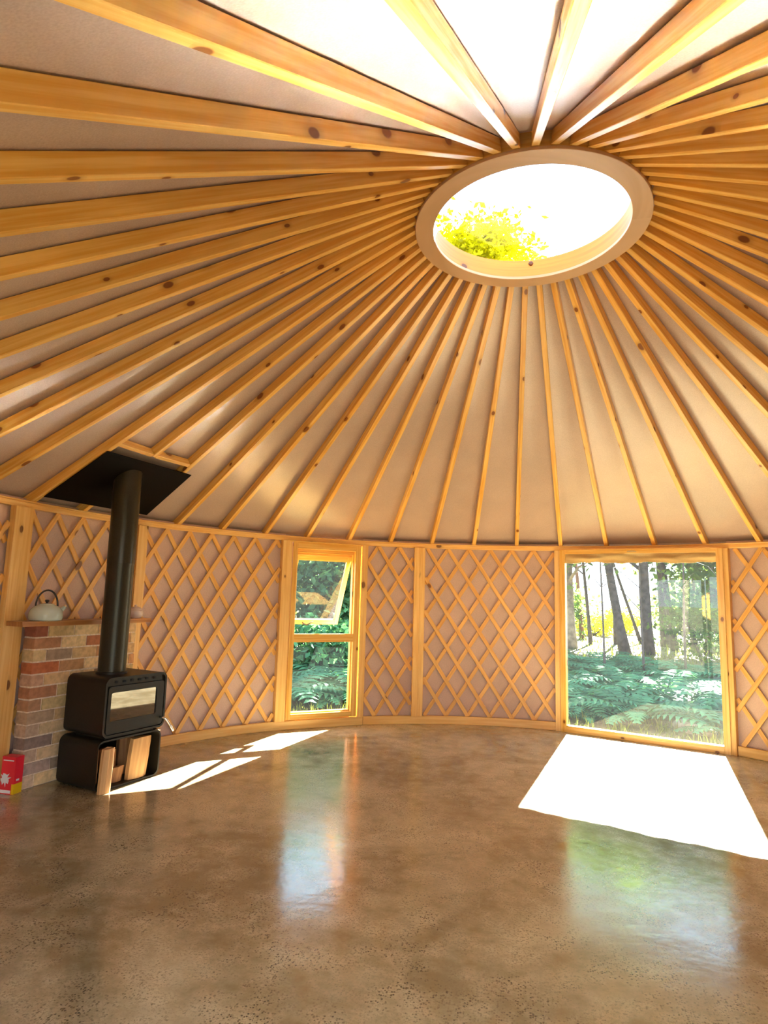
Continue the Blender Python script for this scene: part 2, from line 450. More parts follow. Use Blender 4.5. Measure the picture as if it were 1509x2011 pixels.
# ------------------------------------------------------------------ rafters
def rafter_mesh(r_in, r_out):
    m = MB()
    d = Vector((-math.cos(AL), 0, math.sin(AL))); upv = Vector((math.sin(AL), 0, math.cos(AL)))
    def P(r): return Vector((r - RW, 0, (RW - r) * SL)) + upv * (RH / 2)
    ks = max(1, int((r_out - r_in) / .25))
    pts = [P(r_out + (r_in - r_out) * i / ks) for i in range(ks + 1)]
    m.sweep(pts, [Vector((0, 1, 0))] * len(pts), [upv] * len(pts), rsec(RWID, RH, .0025))
    return m
order = 'abcdefghijklmnopqrstuvwxyzABCDEFGHIJKLMNOPQRST'
ordn = ['zero', 'first', 'second', 'third', 'fourth', 'fifth', 'sixth', 'seventh', 'eighth', 'ninth', 'tenth', 'eleventh', 'twelfth',
        'thirteenth', 'fourteenth', 'fifteenth', 'sixteenth', 'seventeenth', 'eighteenth', 'nineteenth']
lab = {
 'a': 'pine rafter at the top, half washed out by light, left of the dark sided one',
 'T': 'pine rafter rising nearly straight up from the crown ring with a dark left side',
 'l': 'pine roof rafter running along the left edge of the black ceiling plate',
 'm': 'pine rafter cut short at the blocking above the black ceiling plate',
 'n': 'pine rafter meeting the right top corner of the black ceiling plate',
 'o': 'pine rafter landing on the rail just right of the flue pipe',
 'p': 'pine rafter landing above the middle of the lattice right of the stove',
 'q': 'pine rafter landing just left of the small window',
 'r': 'pine rafter landing above the left half of the small window',
 's': 'pine rafter landing above the right edge of the small window',
 't': 'pine rafter landing above the narrow lattice panel right of the small window',
 'u': 'pine rafter landing just right of the doubled post between the lattices',
 'v': 'pine rafter landing above the left middle of the wide back lattice',
 'w': 'pine rafter landing above the right middle of the wide back lattice',
 'x': 'pine rafter landing on the left post of the big window',
 'y': 'pine rafter landing above the left quarter of the big window',
 'z': 'pine rafter landing above the middle of the big window',
 'A': 'pine rafter landing above the right end of the big window valance',
 'B': 'pine rafter landing on the rail right of the big window',
}
for i, ch in enumerate('kjihgfedcb', 1):
    lab[ch] = 'pine rafter on the left, %s above the one along the ceiling plate' % ordn[i]
for i, ch in enumerate('CDEFGHIJKLMNOPQRS', 1):
    lab[ch] = 'pine rafter on the right, %s up from the one landing beside the big window' % ordn[i]
proto = rafter_mesh(RING_O - .004, 3.655).build('rafter', PINE, smooth=False)
GR = 'pine roof rafters'
for i, ch in enumerate(order):
    az = raz(i)
    if ch == 'm':
        o = rafter_mesh(RING_O - .004, 2.915).build('rafter', PINE)
    elif i == 0: o = proto
    else:
        o = proto.copy(); COL.objects.link(o)
    o.location = pol(az, RW, ZR); o.rotation_euler.z = R(90 - az)
    tag(o, lab[ch], 'rafter', GR)
azm = raz(order.index('m')); azl = raz(order.index('l')); azn = raz(order.index('n'))
o = rafter_mesh(3.47, 3.655).build('rafter_stub', PINE); o.location = pol(azm, RW, ZR); o.rotation_euler.z = R(90 - azm)
tag(o, 'short pine rafter stub between the black ceiling plate and the wall rail', 'rafter')
def blocking(a0, a1, r, label):
    m = MB(); upv = None
    p0 = pol(a0, r, 0); p1 = pol(a1, r, 0); dd = (p1 - p0).normalized()
    p0 = p0 + dd * .024; p1 = p1 - dd * .024
    am = (a0 + a1) / 2; zc = zbot(r * math.cos(R(a1 - a0) / 2)) + .036
    p0.z = p1.z = zc
    m.board(p0, p1, pol(am, 1) * math.cos(AL) - Vector((0, 0, math.sin(AL))), .035, .062)
    tag(m.build('rafter_blocking', PINE), label, 'blocking', 'blockings above the ceiling plate')
blocking(azl, azm, 2.93, 'short pine blocking at the top edge of the ceiling plate, left of its middle rafter')
blocking(azm, azn, 2.93, 'short pine blocking at the top edge of the ceiling plate, right of its middle rafter')

# ------------------------------------------------------------------ crown ring
cr_ = empty('crown_ring', (0, 0, ZS)); tag(cr_, 'round wooden crown ring with clear dome where all rafters meet', 'skylight')
m = MB(); m.lathe([(RING_I, ZS + .02), (RING_I, ZS + .002), (RING_I + .002, ZS), (RING_O - .002, ZS), (RING_O, ZS + .002), (RING_O, ZS + .02), (RING_I, ZS + .02)], n=128)
for i, (fc, uvv) in enumerate(zip(m.f, m.uv)):
    pass
so_ = pw(m, 'soffit', PLY, cr_, 'auto'); so_['label'] = 'pale flat plywood face of the ring'
m = MB(); m.lathe([(RING_I + .004, ZS + .02), (RING_I + .004, ZS + .145), (RING_I + .03, ZS + .145), (RING_I + .03, ZS + .02)], n=128); pw(m, 'inner_band', PINE_B, cr_, 'auto')
m = MB(); m.lathe([(RING_O - .03, ZS + .02), (RING_O - .008, ZS + .02), (RING_O - .008, ZS + .115), (RING_O - .03, ZS + .115)], n=128); pw(m, 'outer_band', PINE, cr_, 'auto')
m = MB()
prof = [(RING_I + .06, ZS + .150)] + [(RING_I * 1.08 * math.cos(t), ZS + .150 + .20 * math.sin(t)) for t in [R(x) for x in range(6, 88, 9)]]
m.lathe(prof, n=64, capt=True)
prof2 = [(r - .005, z - .005) for r, z in prof]; m.lathe(prof2[::-1], n=64, capb=True)
pw(m, 'dome', DOME, cr_, True)
m = MB(); kp = Vector((.008, .6095, 3.852)); m.lathe([(.001, 0), (.016, 0), (.017, .004), (.012, .010), (.001, .012)], n=20)
mm = Matrix.Rotation(R(90), 3, 'X'); m.v = [mm @ v + kp for v in m.v]
pw(m, 'bolt_head', simple('rust_knot', (.14, .045, .015), .5), cr_, 'auto')

# ------------------------------------------------------------------ wall rail, baseboards
def ringsweep(mb, azs, r, z, w_, h_, radial=True):
    pts = [pol(a, r, z) for a in azs]; sides = [pol(a, 1) for a in azs]; ups = [Vector((0, 0, 1))] * len(azs)
    mb.sweep(pts, sides, ups, rsec(w_, h_, .003))
mb = MB()
ringsweep(mb, arc(-148, 163.9, 2), 3.627, 2.005, .05, .040)
ringsweep(mb, arc(-148, 163.9, 2), 3.620, 2.031, .064, .012)
ringsweep(mb, arc(163.9, 212, 2), 3.627, 2.005, .05, .040)
tag(mb.build('trim_1', PINE_L, smooth=False), 'pine rail round the top of the wall carrying the rafters', 'rail', kind='structure')
def baseb(name, azs, label, z1=.088):
    mb = MB(); pts = [pol(a, 3.615, z1 / 2) for a in azs]; sides = []
    for i in range(len(azs)):
        d = (pts[min(i + 1, len(pts) - 1)] - pts[max(0, i - 1)]).normalized(); sides.append(Vector((-d.y, d.x, 0)))
    mb.sweep(pts, sides, [Vector((0, 0, 1))] * len(pts), rsec(.035, z1, .003))
    tag(mb.build(name, PINE_L), label, 'baseboard', kind='structure')
baseb('baseboard_left', arc(-148, -46.4) + [-30.4], 'pine baseboard below the left lattice and small window')
baseb('baseboard_back', arc(-30.3, 4.2), 'pine baseboard between the small and the big window')
baseb('baseboard_right', arc(32.3, 112), 'pine baseboard right of the big window')
baseb('baseboard_front', arc(112.2, 164), 'pine baseboard beside the entrance')

# ------------------------------------------------------------------ posts
def post(a0, a1, label, rc=3.605, dep=.05, z0=.0885, z1=1.985, boards=1):
    mb = MB()
    for k in range(boards):
        b0 = a0 + (a1 - a0) * k / boards; b1 = a0 + (a1 - a0) * (k + 1) / boards
        am = (b0 + b1) / 2; wd = R(b1 - b0) * rc - .001
        s_ = pol(am + 90, 1)
        mb.board(pol(am, rc + .006 * (k % 2), z0), pol(am, rc + .006 * (k % 2), z1), s_, wd, dep, up=pol(am, 1))
    tag(mb.build('wall_post', PINE_L), label, 'post')
post(-91.4, -88.6, 'wide pine post left of the brick hearth', boards=2)
post(-72.1, -70.5, 'narrow pine post just right of the flue pipe')
post(-21.5, -19.5, 'doubled pine post between the narrow and the wide back lattice', boards=2)
post(4.15, 5.1, 'pine post on the left of the big window', z0=.0, rc=3.615, dep=.07)
post(31.25, 32.2, 'pine post on the right of the big window', z0=.0, rc=3.615, dep=.07)
post(-46.4, -44.65, 'wide pine post on the left of the small window', rc=3.615, dep=.07)
post(-31.45, -30.35, 'pine post on the right of the small window', rc=3.615, dep=.07)

# ------------------------------------------------------------------ lattice panels
PITCH = .247; TAN = 1.893 / (5 * PITCH)
def lattice(a0, a1, front, label, phase=0.0):
    e = empty('lattice_panel', pol((a0 + a1) / 2, 3.63, .0885)); tag(e, label, 'lattice', 'pine lattice wall panels')
    s0, s1 = R(a0) * 3.63, R(a1) * 3.63; z0, z1 = .090, 1.983
    pad = .0
    for sgn in (1, -1):
        rr = 3.625 if sgn == front else 3.6395
        Lh = (z1 - z0) / TAN
        k0 = int(math.floor((s0 - Lh - phase) / PITCH)) - 1; k1 = int(math.ceil((s1 + Lh - phase) / PITCH)) + 1
        for k in range(k0, k1 + 1):
            sb = k * PITCH + phase 
            # s(z) = sb + sgn*(z-z0)/TAN
            def s_at(z): return sb + sgn * (z - z0) / TAN
            # clip to [s0,s1]
            zc = []
            for sx in (s0, s1): zc.append(z0 + (sx - sb) * TAN / sgn)
            za, zb = max(z0, min(zc)), min(z1, max(zc))
            if zb - za < .06: continue
            m = MB(); n_ = max(2, int((zb - za) / .2))
            pts, sd_, up_ = [], [], []
            for q in range(n_ + 1):
                z = za + (zb - za) * q / n_; a = math.degrees(s_at(z) / 3.63)
                pts.append(pol(a, rr, z)); t = pol(a + 90, 1); rad = pol(a, 1)
                d = (t * sgn / TAN + Vector((0, 0, 1))).normalized()
                sd_.append(d.cross(rad).normalized()); up_.append(rad)
            m.sweep(pts, sd_, up_, rsec(.041, .013, .0015))
            pw(m, 'lath', LATH, e)
lattice(-104.5, -91.5, 1, 'pine lattice panel left of the wide post at the photo edge', -5.72)
lattice(-88.5, -72.2, 1, 'pine lattice panel behind the flue pipe above the brick hearth', -5.10)
lattice(-70.4, -46.5, 1, 'wide pine lattice panel between the stove and the small window', -3.49)
lattice(-30.3, -21.6, -1, 'narrow pine lattice panel right of the small window', -1.785)
lattice(-19.4, 4.1, -1, 'wide pine lattice panel left of the big window', -.464)
lattice(32.3, 46.0, 1, 'pine lattice panel right of the big window', 2.331)

# ------------------------------------------------------------------ windows
def chord(a0, a1, r=3.6):
    A = pol(a0, r); B = pol(a1, r); u_ = (B - A).normalized(); n_ = Vector((-u_.y, u_.x, 0))  # outward
    if n_.dot(A) < 0: n_ = -n_
    return A, u_, n_
Z = Vector((0, 0, 1))
def fboard(mb, A, u_, n_, s0, s1, z0, z1, o0, o1):
    """board in a window plane, longest axis along grain; o = outward offset range"""
    oc = (o0 + o1) / 2; od = o1 - o0
    if (s1 - s0) > (z1 - z0):
        mb.board(A + u_ * s0 + n_ * oc + Z * (z0 + z1) / 2, A + u_ * s1 + n_ * oc + Z * (z0 + z1) / 2, n_, od, z1 - z0, up=Z)
    else:
        mb.board(A + u_ * (s0 + s1) / 2 + n_ * oc + Z * z0, A + u_ * (s0 + s1) / 2 + n_ * oc + Z * z1, u_, s1 - s0, od, up=n_)
def pane(A, u_, n_, s0, s1, z0, z1, o, t=.005):
    mb = MB(); b = []
    for oo in (o, o + t):
        for s_, z_ in ((s0, z0), (s1, z0), (s1, z1), (s0, z1)): mb.v.append(A + u_ * s_ + n_ * oo + Z * z_)
    for q in ((3, 2, 1, 0), (4, 5, 6, 7), (0, 1, 5, 4), (1, 2, 6, 5), (2, 3, 7, 6), (3, 0, 4, 7)): mb.face(q)
    # orient outwards
    c = sum(mb.v, Vector()) / 8
    ff = []
    for q in mb.f:
        p = [mb.v[i] for i in q]; nn = (p[1] - p[0]).cross(p[2] - p[0])
        ff.append(q if nn.dot(sum(p, Vector()) / 4 - c) > 0 else q[::-1])
    mb.f = ff
    return mb
# --- window_1 (small, awning sash open above a fixed pane)
A, U_, N_ = chord(-46.4, -30.4)
W1 = empty('window_1', A + U_ * .5 + Z * .09); tag(W1, 'small pine window, upper sash pushed open, fixed pane below', 'window', kind='structure')
m = MB()
for o0, o1, i_, zt in ((.0, .045, 0, 1.905), (.045, .085, .012, 1.865)):
    fboard(m, A, U_, N_, .122, .177 + i_, .096, 1.975, o0, o1)
    fboard(m, A, U_, N_, .858 - i_, .925, .096, 1.975, o0, o1)
    fboard(m, A, U_, N_, .177 + i_, .858 - i_, zt, 1.975, o0, o1)
    fboard(m, A, U_, N_, .177 + i_, .858 - i_, .096, .150 + i_, o0, o1)
    fboard(m, A, U_, N_, .177 + i_, .858 - i_, .900 - i_ * .3, .985, o0, o1)
fboard(m, A, U_, N_, .177, .858, 1.84, 1.975, .085, .125)
fboard(m, A, U_, N_, .095, .18, .0, 1.975, .085, .125); fboard(m, A, U_, N_, .855, .955, .0, 1.975, .085, .125)
fboard(m, A, U_, N_, .177, .858, .05, .155, .085, .15)
fboard(m, A, U_, N_, .177, .858, .900, .980, .085, .125)
fboard(m, A, U_, N_, -.01, 1.01, 1.975, 1.988, -.01, .06)
pw(m, 'window_frame', PINE, W1)
pw(pane(A, U_, N_, .178, .857, .150, .902, .060), 'window_pane', GLASS, W1)
# sash: local frame hinged at z=1.835, offset .09, opened
op = R(27); H0 = A + N_ * .105 + Z * 1.838
dn = (N_ * math.sin(op) - Z * math.cos(op)); no = (N_ * math.cos(op) + Z * math.sin(op))
sash = empty('sash', H0 + U_ * .5); sash.parent = W1; sash.matrix_parent_inverse = Matrix.Translation(W1.location).inverted()
sash['label'] = 'awning sash pushed outward at the bottom'
def sp_(s_, d_, o_): return H0 + U_ * s_ + dn * d_ + no * o_
m = MB()
m.board(sp_(.205, 0, .02), sp_(.205, .87, .02), U_, .052, .036, up=no); m.board(sp_(.832, 0, .02), sp_(.832, .87, .02), U_, .052, .036, up=no)
m.board(sp_(.231, .03, .02), sp_(.806, .03, .02), dn, .06, .036, up=no); m.board(sp_(.231, .84, .02), sp_(.806, .84, .02), dn, .06, .036, up=no)
def under(mb, name, ma, par, sm=False):
    o = mb.build(name, ma, None, sm); o.parent = par
    o.matrix_parent_inverse = Matrix.Translation(H0 + U_ * .5).inverted(); return o
under(m, 'sash_frame', PINE, sash)
m = MB()
for oo in (.018, .023):
    for s_, d_ in ((.23, .058), (.807, .058), (.807, .812), (.23, .812)): m.v.append(sp_(s_, d_, oo))
c = sum(m.v, Vector()) / 8
for q in ((3, 2, 1, 0), (4, 5, 6, 7), (0, 1, 5, 4), (1, 2, 6, 5), (2, 3, 7, 6), (3, 0, 4, 7)):
    p = [m.v[i] for i in q]; nn = (p[1] - p[0]).cross(p[2] - p[0]); m.face(q if nn.dot(sum(p, Vector()) / 4 - c) > 0 else q[::-1])
under(m, 'sash_pane', GLASS, sash)
m = MB(); m.tube([sp_(.42, .845, .0), sp_(.42, .842, -.03), sp_(.46, .85, -.045), sp_(.53, .80, -.05)], [.009, .009, .008, .006])
under(m, 'sash_handle', BLACKPL, sash, True)

# --- window_2 (big clear panel with canvas valance)
A, U_, N_ = chord(4.2, 32.3)
W2 = empty('window_2', A + U_ * .87); tag(W2, 'big clear window down to the floor with canvas valance', 'window', kind='structure')
m = MB()
fboard(m, A, U_, N_, .060, .120, 0, 1.985, -.02, .06); fboard(m, A, U_, N_, 1.630, 1.690, 0, 1.985, -.02, .06)
fboard(m, A, U_, N_, .0, .0605, 0, 1.985, .034, .06); fboard(m, A, U_, N_, 1.6895, 1.75, 0, 1.985, .034, .06)
fboard(m, A, U_, N_, .120, 1.630, 0, .070, -.02, .06); fboard(m, A, U_, N_, .120, 1.630, 1.945, 1.985, .0, .05)
m.box((0, 0, 0), (0, 0, 0)) if False else None
pw(m, 'window_frame', PINE, W2)
m = MB(); azs = arc(4.2, 32.3, 2); b = len(m.v)
for zz in (1.985, 1.995):
    m.v += [A, A + U_ * 1.748]; m.v[-2] = A + Z * zz; m.v[-1] = A + U_ * 1.748 + Z * zz
    for a in azs[::-1]: m.v.append(pol(a, 3.66, zz))
k = 2 + len(azs); m.face(list(range(k))); m.face(list(range(k, 2 * k))[::-1])
for i in range(k): m.face((i, (i + 1) % k, k + (i + 1) % k, k + i))
pw(m, 'head_board', PINE, W2)
pw(pane(A, U_, N_, .119, 1.631, .068, 1.97, .030, .003), 'window_pane', FILM, W2)
# valance: folded canvas
m = MB(); nx, nz = 60, 12; b = 0
def vdis(s_, t):
    x = s_ / 1.51
    d = .010 * math.sin(9 * x + 5 * t) + .007 * math.sin(23 * x - 9 * t + 1)
    for cx, w_ in ((.16, .30), (.62, .30), (.9, .2)):
        q = (t - .15) - .55 * (1 - ((x - cx) / w_) ** 2)
        d += -.016 * math.exp(-(q / .13) ** 2) * max(0, 1 - abs(x - cx) / (w_ * 1.3))
    return d
for lay in (0, .004):
    for i in range(nx + 1):
        s_ = .12 + 1.51 * i / nx
        for j in range(nz + 1):
            t = j / nz; zz = 1.985 - t * (.140 + .006 * math.sin(11 * s_) + .004 * math.sin(37 * s_))
            m.v.append(A + U_ * s_ + N_ * (.012 + vdis(s_ - .12, t) * (.35 + .65 * math.sin(PI * min(1, t + .1))) + lay) + Z * zz)
    o_ = 0 if lay == 0 else (nx + 1) * (nz + 1)
    for i in range(nx):
        for j in range(nz):
            q = (o_ + i * (nz + 1) + j, o_ + (i + 1) * (nz + 1) + j, o_ + (i + 1) * (nz + 1) + j + 1, o_ + i * (nz + 1) + j + 1)
            m.face(q if lay else q[::-1])
v_ = pw(m, 'valance', VALANCE, W2, True); v_['label'] = 'gathered tan canvas valance'
# --- openings out of view: a side window and the entrance behind the camera
def plain_window(name, a0, a1, label):
    A, U_, N_ = chord(a0, a1); L = (pol(a1, 3.6) - A).length
    e = empty(name, A + U_ * L / 2); tag(e, label, 'window', kind='structure')
    m = MB()
    fboard(m, A, U_, N_, 0, .06, 0, 1.985, 0, .06); fboard(m, A, U_, N_, L - .06, L, 0, 1.985, 0, .06)
    fboard(m, A, U_, N_, .06, L - .06, 0, .08, 0, .06); fboard(m, A, U_, N_, .06, L - .06, 1.92, 1.985, 0, .06)
    pw(m, 'window_frame', PINE, e); pw(pane(A, U_, N_, .059, L - .059, .078, 1.922, .03), 'window_pane', GLASS, e)
plain_window('window_3', 196.5, 212, 'clear glazed panel beside the entrance')
D1 = empty('door_1', pol(180, 3.62)); tag(D1, 'open entrance doorway with pine jambs', 'door', kind='structure')
m = MB()
for a in (164.6, 195.6): m.board(pol(a, 3.62, 0), pol(a, 3.62, 1.985), pol(a + 90, 1), .06, .08, up=pol(a, 1))
pw(m, 'door_frame', PINE, D1)

# ------------------------------------------------------------------ brick hearth
HC = Vector((-3.477, .096, 0)); HU = Vector((.174, .985, 0)).normalized(); HN = Vector((.985, -.174, 0)).normalized()
HW, HH, HD = .954, 1.135, .115
hearth = empty('brick_hearth', HC + HU * HW / 2 - HN * .06); tag(hearth, 'low recycled brick wall behind the black stove', 'hearth')
m = MB()
def hp(s_, n_, z): return HC + HU * s_ + HN * n_ + Z * z
def hbox(mb, s0, s1, n0, n1, z0, z1, col=None, j=.0):
    b = len(mb.v)
    def jj(): return random.uniform(-j, j)
    for z in (z0, z1):
        for s_, n_ in ((s0, n0), (s1, n0), (s1, n1), (s0, n1)): mb.v.append(hp(s_ + jj(), n_ + jj(), z + jj()))
    for q in ((0, 3, 2, 1), (4, 5, 6, 7), (0, 1, 5, 4), (1, 2, 6, 5), (2, 3, 7, 6), (3, 0, 4, 7)):
        mb.face([b + i for i in q][::-1], None, col)
hbox(m, .006, HW - .006, -HD, -.006, 0, HH - .004)
pw(m, 'mortar', MORTAR, hearth)
m = MB()
pal = [(.84, .62, .34), (.78, .56, .29), (.45, .17, .08), (.60, .40, .20), (.70, .50, .28), (.55, .29, .13), (.38, .27, .18), (.86, .66, .42), (.60, .44, .21), (.34, .24, .16)]
nc = 13; ch_ = HH / nc
corner_cols = [(.62, .45, .30), (.40, .30, .25), (.55, .40, .28), (.30, .22, .18), (.60, .42, .28), (.46, .32, .2), (.44, .24, .13), (.44, .20, .10), (.55, .34, .22), (.48, .15, .06), (.66, .50, .26), (.44, .22, .11), (.36, .12, .07)]
for r_ in range(nc):
    z0 = r_ * ch_ + .006; z1 = (r_ + 1) * ch_ - .006
    first = .105 if r_ % 2 == 0 else .225
    s_ = 0.0; k = 0
    while s_ < HW - .02:
        ln = first if k == 0 else random.choice([.225, .225, .22])
        e_ = min(HW, s_ + ln)
        if HW - e_ < .05: e_ = HW
        col = corner_cols[r_] if k == 0 else random.choice(pal + [pal[0], pal[1], pal[7], pal[3], pal[8]])
        v = random.uniform(.88, 1.1); col = tuple(c * v for c in col)
        hbox(m, s_ + (0 if k == 0 else .005), e_ - (.005 if e_ < HW else 0), -HD + .0, 0, z0, z1, col, .0018)
        s_ = e_; k += 1
pw(m, 'bricks', BRICK, hearth)
# shelf slab
m = MB(); nx = 26; top, bot = HH + .034, HH
b = 0
for z in (bot, top):
    for i in range(nx + 1):
        s_ = -.18 + 1.22 * i / nx
        fr = .095 + .012 * math.sin(4.1 * s_ + .6) + .006 * math.sin(17 * s_) + (.006 if z == bot else 0)
        m.v.append(hp(s_, fr, z)); m.v.append(hp(s_, -.085 if 0 < i < nx else -.07, z))
o_ = 2 * (nx + 1)
for i in range(nx):
    a0 = 2 * i
    for q in ((a0, a0 + 1, a0 + 3, a0 + 2), (o_ + a0, o_ + a0 + 2, o_ + a0 + 3, o_ + a0 + 1), (a0, a0 + 2, o_ + a0 + 2, o_ + a0), (a0 + 1, o_ + a0 + 1, o_ + a0 + 3, a0 + 3)):
        uvq = []
        for x in q:
            xi = (x % o_) // 2; uvq.append((xi * 1.22 / nx, .19 * (x % 2) + (.03 if x >= o_ else 0)))
        m.face(q, uvq)
for a0 in (0, 2 * nx): m.face((a0, a0 + 1, o_ + a0 + 1, o_ + a0), ((0, 0), (0, .19), (.03, .19), (.03, 0)))
sh = m.build('mantel_shelf', SHELF); tag(sh, 'live edge dark timber slab lying on top of the brick hearth', 'shelf')

# kettle
kc = hp(.045, .03, HH + .0345); kt = empty('kettle', kc); tag(kt, 'pale green enamel kettle with hooped handle on the timber slab', 'kettle')
def kpart(mb, name, ma, sm=True): return mb.build(name, ma, kt, sm)
m = MB(); m.lathe([(.002, 0), (.098, 0), (.108, .006), (.113, .022), (.112, .05), (.104, .078), (.085, .10), (.055, .114), (.05, .116), (.05, .119), (.03, .124), (.002, .126)], n=40); kpart(m, 'kettle_body', ENAMEL, 'auto')
m = MB(); m.lathe([(.002, .126), (.007, .126), (.008, .133), (.014, .138), (.015, .146), (.010, .151), (.002, .152)], n=20); kpart(m, 'lid_knob', BLACKPL)
dirk = Vector((.62, .78, 0))
m = MB(); m.tube([dirk * .085 + Z * .07, dirk * .108 + Z * .085, dirk * .122 + Z * .100], [.022, .016, .013], 14); kpart(m, 'spout', ENAMEL, 'auto')
m = MB(); m.tube([dirk * .122 + Z * .100, dirk * .130 + Z * .108], [.0145, .0145], 14); kpart(m, 'spout_tip', CHROME, 'auto')
m = MB(); m.tube([dirk * (.072 * math.cos(t)) + Z * (.105 + .115 * math.sin(t)) for t in [PI * i / 18 for i in range(19)]], .0065, 10); kpart(m, 'handle', BLACKPL)
# small pot
pc = hp(.93, .0, HH + .0345); pt = empty('ceramic_pot', pc); tag(pt, 'small pale lidded pot on the slab, half hidden by the flue', 'pot')
m = MB(); m.lathe([(.002, 0), (.045, 0), (.062, .018), (.066, .042), (.060, .064), (.052, .070)], n=32, capt=True); m.build('pot_body', CERAM, pt, 'auto')
m = MB(); m.lathe([(.056, .0705), (.056, .075), (.040, .090), (.012, .098), (.010, .104), (.013, .110), (.002, .114)], n=32, capb=True); m.build('lid', CERAM, pt, 'auto')

# ------------------------------------------------------------------ stove
SA = Vector((-2.955, .190, 0)); sdir = Vector((.262, .965, 0)).normalized(); SN = Vector((.965, -.262, 0)).normalized()
stove = empty('wood_stove', SA + sdir * .28 - SN * .2); tag(stove, 'black steel wood stove with glass door standing over a log store', 'stove')
def stp(s_, n_, z): return SA + sdir * s_ + SN * n_ + Z * z
def rr_prof(s0, s1, z0, z1, r, k=6):
    pts = []
    for cx, cz, a0 in ((s1 - r, z1 - r, 0), (s0 + r, z1 - r, 90), (s0 + r, z0 + r, 180), (s1 - r, z0 + r, 270)):
        for i in range(k + 1):
            a = R(a0 + 90 * i / k); pts.append((cx + r * math.cos(a), cz + r * math.sin(a)))
    return pts
def rr_shell(mb, s0, s1, z0, z1, r, nf, nb, t, rec, backcap=True):
    """rounded box open to the front with recess depth rec"""
    loops = [(rr_prof(s0, s1, z0, z1, r), nb), (rr_prof(s0, s1, z0, z1, r), nf), (rr_prof(s0 + t, s1 - t, z0 + t, z1 - t, max(.004, r - t)), nf), (rr_prof(s0 + t, s1 - t, z0 + t, z1 - t, max(.004, r - t)), nf - rec)]
    n_ = len(loops[0][0]); b = len(mb.v)
    for pr, d in loops:
        for s_, z in pr: mb.v.append(stp(s_, d, z))
    for l in range(3):
        for i in range(n_):
            j = (i + 1) % n_; mb.face((b + l * n_ + i, b + l * n_ + j, b + (l + 1) * n_ + j, b + (l + 1) * n_ + i))
    mb.face([b + i for i in range(n_)]); mb.face([b + 3 * n_ + i for i in range(n_)][::-1])
m = MB(); rr_shell(m, .0, .565, .002, .345, .055, .0, -.42, .012, .36); pw(m, 'log_store', STEEL, stove, 'auto')
m = MB(); rr_shell(m, .02, .575, .362, .778, .05, .012, -.42, .016, .018); pw(m, 'firebox', STEEL, stove, 'auto')
m = MB(); m.v = []
def sbox(mb, s0, s1, n0, n1, z0, z1):
    b = len(mb.v)
    for z in (z0, z1):
        for s_, n_ in ((s0, n0), (s1, n0), (s1, n1), (s0, n1)): mb.v.append(stp(s_, n_, z))
    for q in ((0, 3, 2, 1), (4, 5, 6, 7), (0, 1, 5, 4), (1, 2, 6, 5), (2, 3, 7, 6), (3, 0, 4, 7)): mb.face([b + i for i in q][::-1])
sbox(m, .08, .50, -.36, -.03, .343, .364); pw(m, 'neck', STEEL, stove)
# door with a frame and glass
def rr_ring(mb, outer, inner, n0, n1):
    n_ = len(outer); b = len(mb.v)
    for pr, d in ((outer, n0), (outer, n1), (inner, n1), (inner, n0)):
        for s_, z in pr: mb.v.append(stp(s_, d, z))
    for l in range(4):
        l2 = (l + 1) % 4
        for i in range(n_):
            j = (i + 1) % n_; mb.face((b + l * n_ + i, b + l * n_ + j, b + l2 * n_ + j, b + l2 * n_ + i))
door = MB(); rr_ring(door, rr_prof(.046, .548, .388, .716, .02), rr_prof(.072, .482, .472, .672, .014), -.004, .014)
dr = pw(door, 'stove_door', STEEL, stove, 'auto')
m = MB(); pr = rr_prof(.070, .484, .470, .674, .014); b = len(m.v)
for d in (-.003, .006):
    for s_, z in pr: m.v.append(stp(s_, d, z))
n_ = len(pr); m.face(list(range(n_))[::-1]); m.face([n_ + i for i in range(n_)])
for i in range(n_): m.face((i, (i + 1) % n_, n_ + (i + 1) % n_, n_ + i))
gp = m.build('glass', SGLASS, None); gp.parent = dr; gp['label'] = 'dark glossy viewing glass'
m = MB()
m.tube([stp(.528, .012, .440), stp(.530, .045, .438), stp(.548, .062, .425), stp(.575, .085, .375), stp(.592, .098, .335)], [.008, .009, .010, .010, .008], 10)
h_ = m.build('handle', CHROME, None, True); h_.parent = dr; h_['label'] = 'bright bent metal lever'
for i in range(6):
    m = MB(); s_ = .105 + i * .068; sbox(m, s_, s_ + .026, -.004, -.0035 + .0015, .736, .752); pw(m, 'vent_slot', DARK, stove)
m = MB(); m.tube([stp(.50, -.02, .353), stp(.50, .03, .353), stp(.515, .045, .352)], [.006, .006, .008], 8); k_ = pw(m, 'air_lever', CHROME, stove, True)
# flue
PC = stp(.235, -.215, 0)
m = MB(); m.lathe([(.100, .779), (.100, 1.60), (.1005, 1.602), (.1005, 1.606), (.102, 1.608), (.102, 2.34)], c=PC, n=40); pw(m, 'flue_pipe', FLUE, stove, 'auto')
m = MB(); m.lathe([(.100, .7785), (.112, .7785), (.112, .795), (.100, .797)], c=PC, n=40); pw(m, 'flue_collar', STEEL, stove, 'auto')

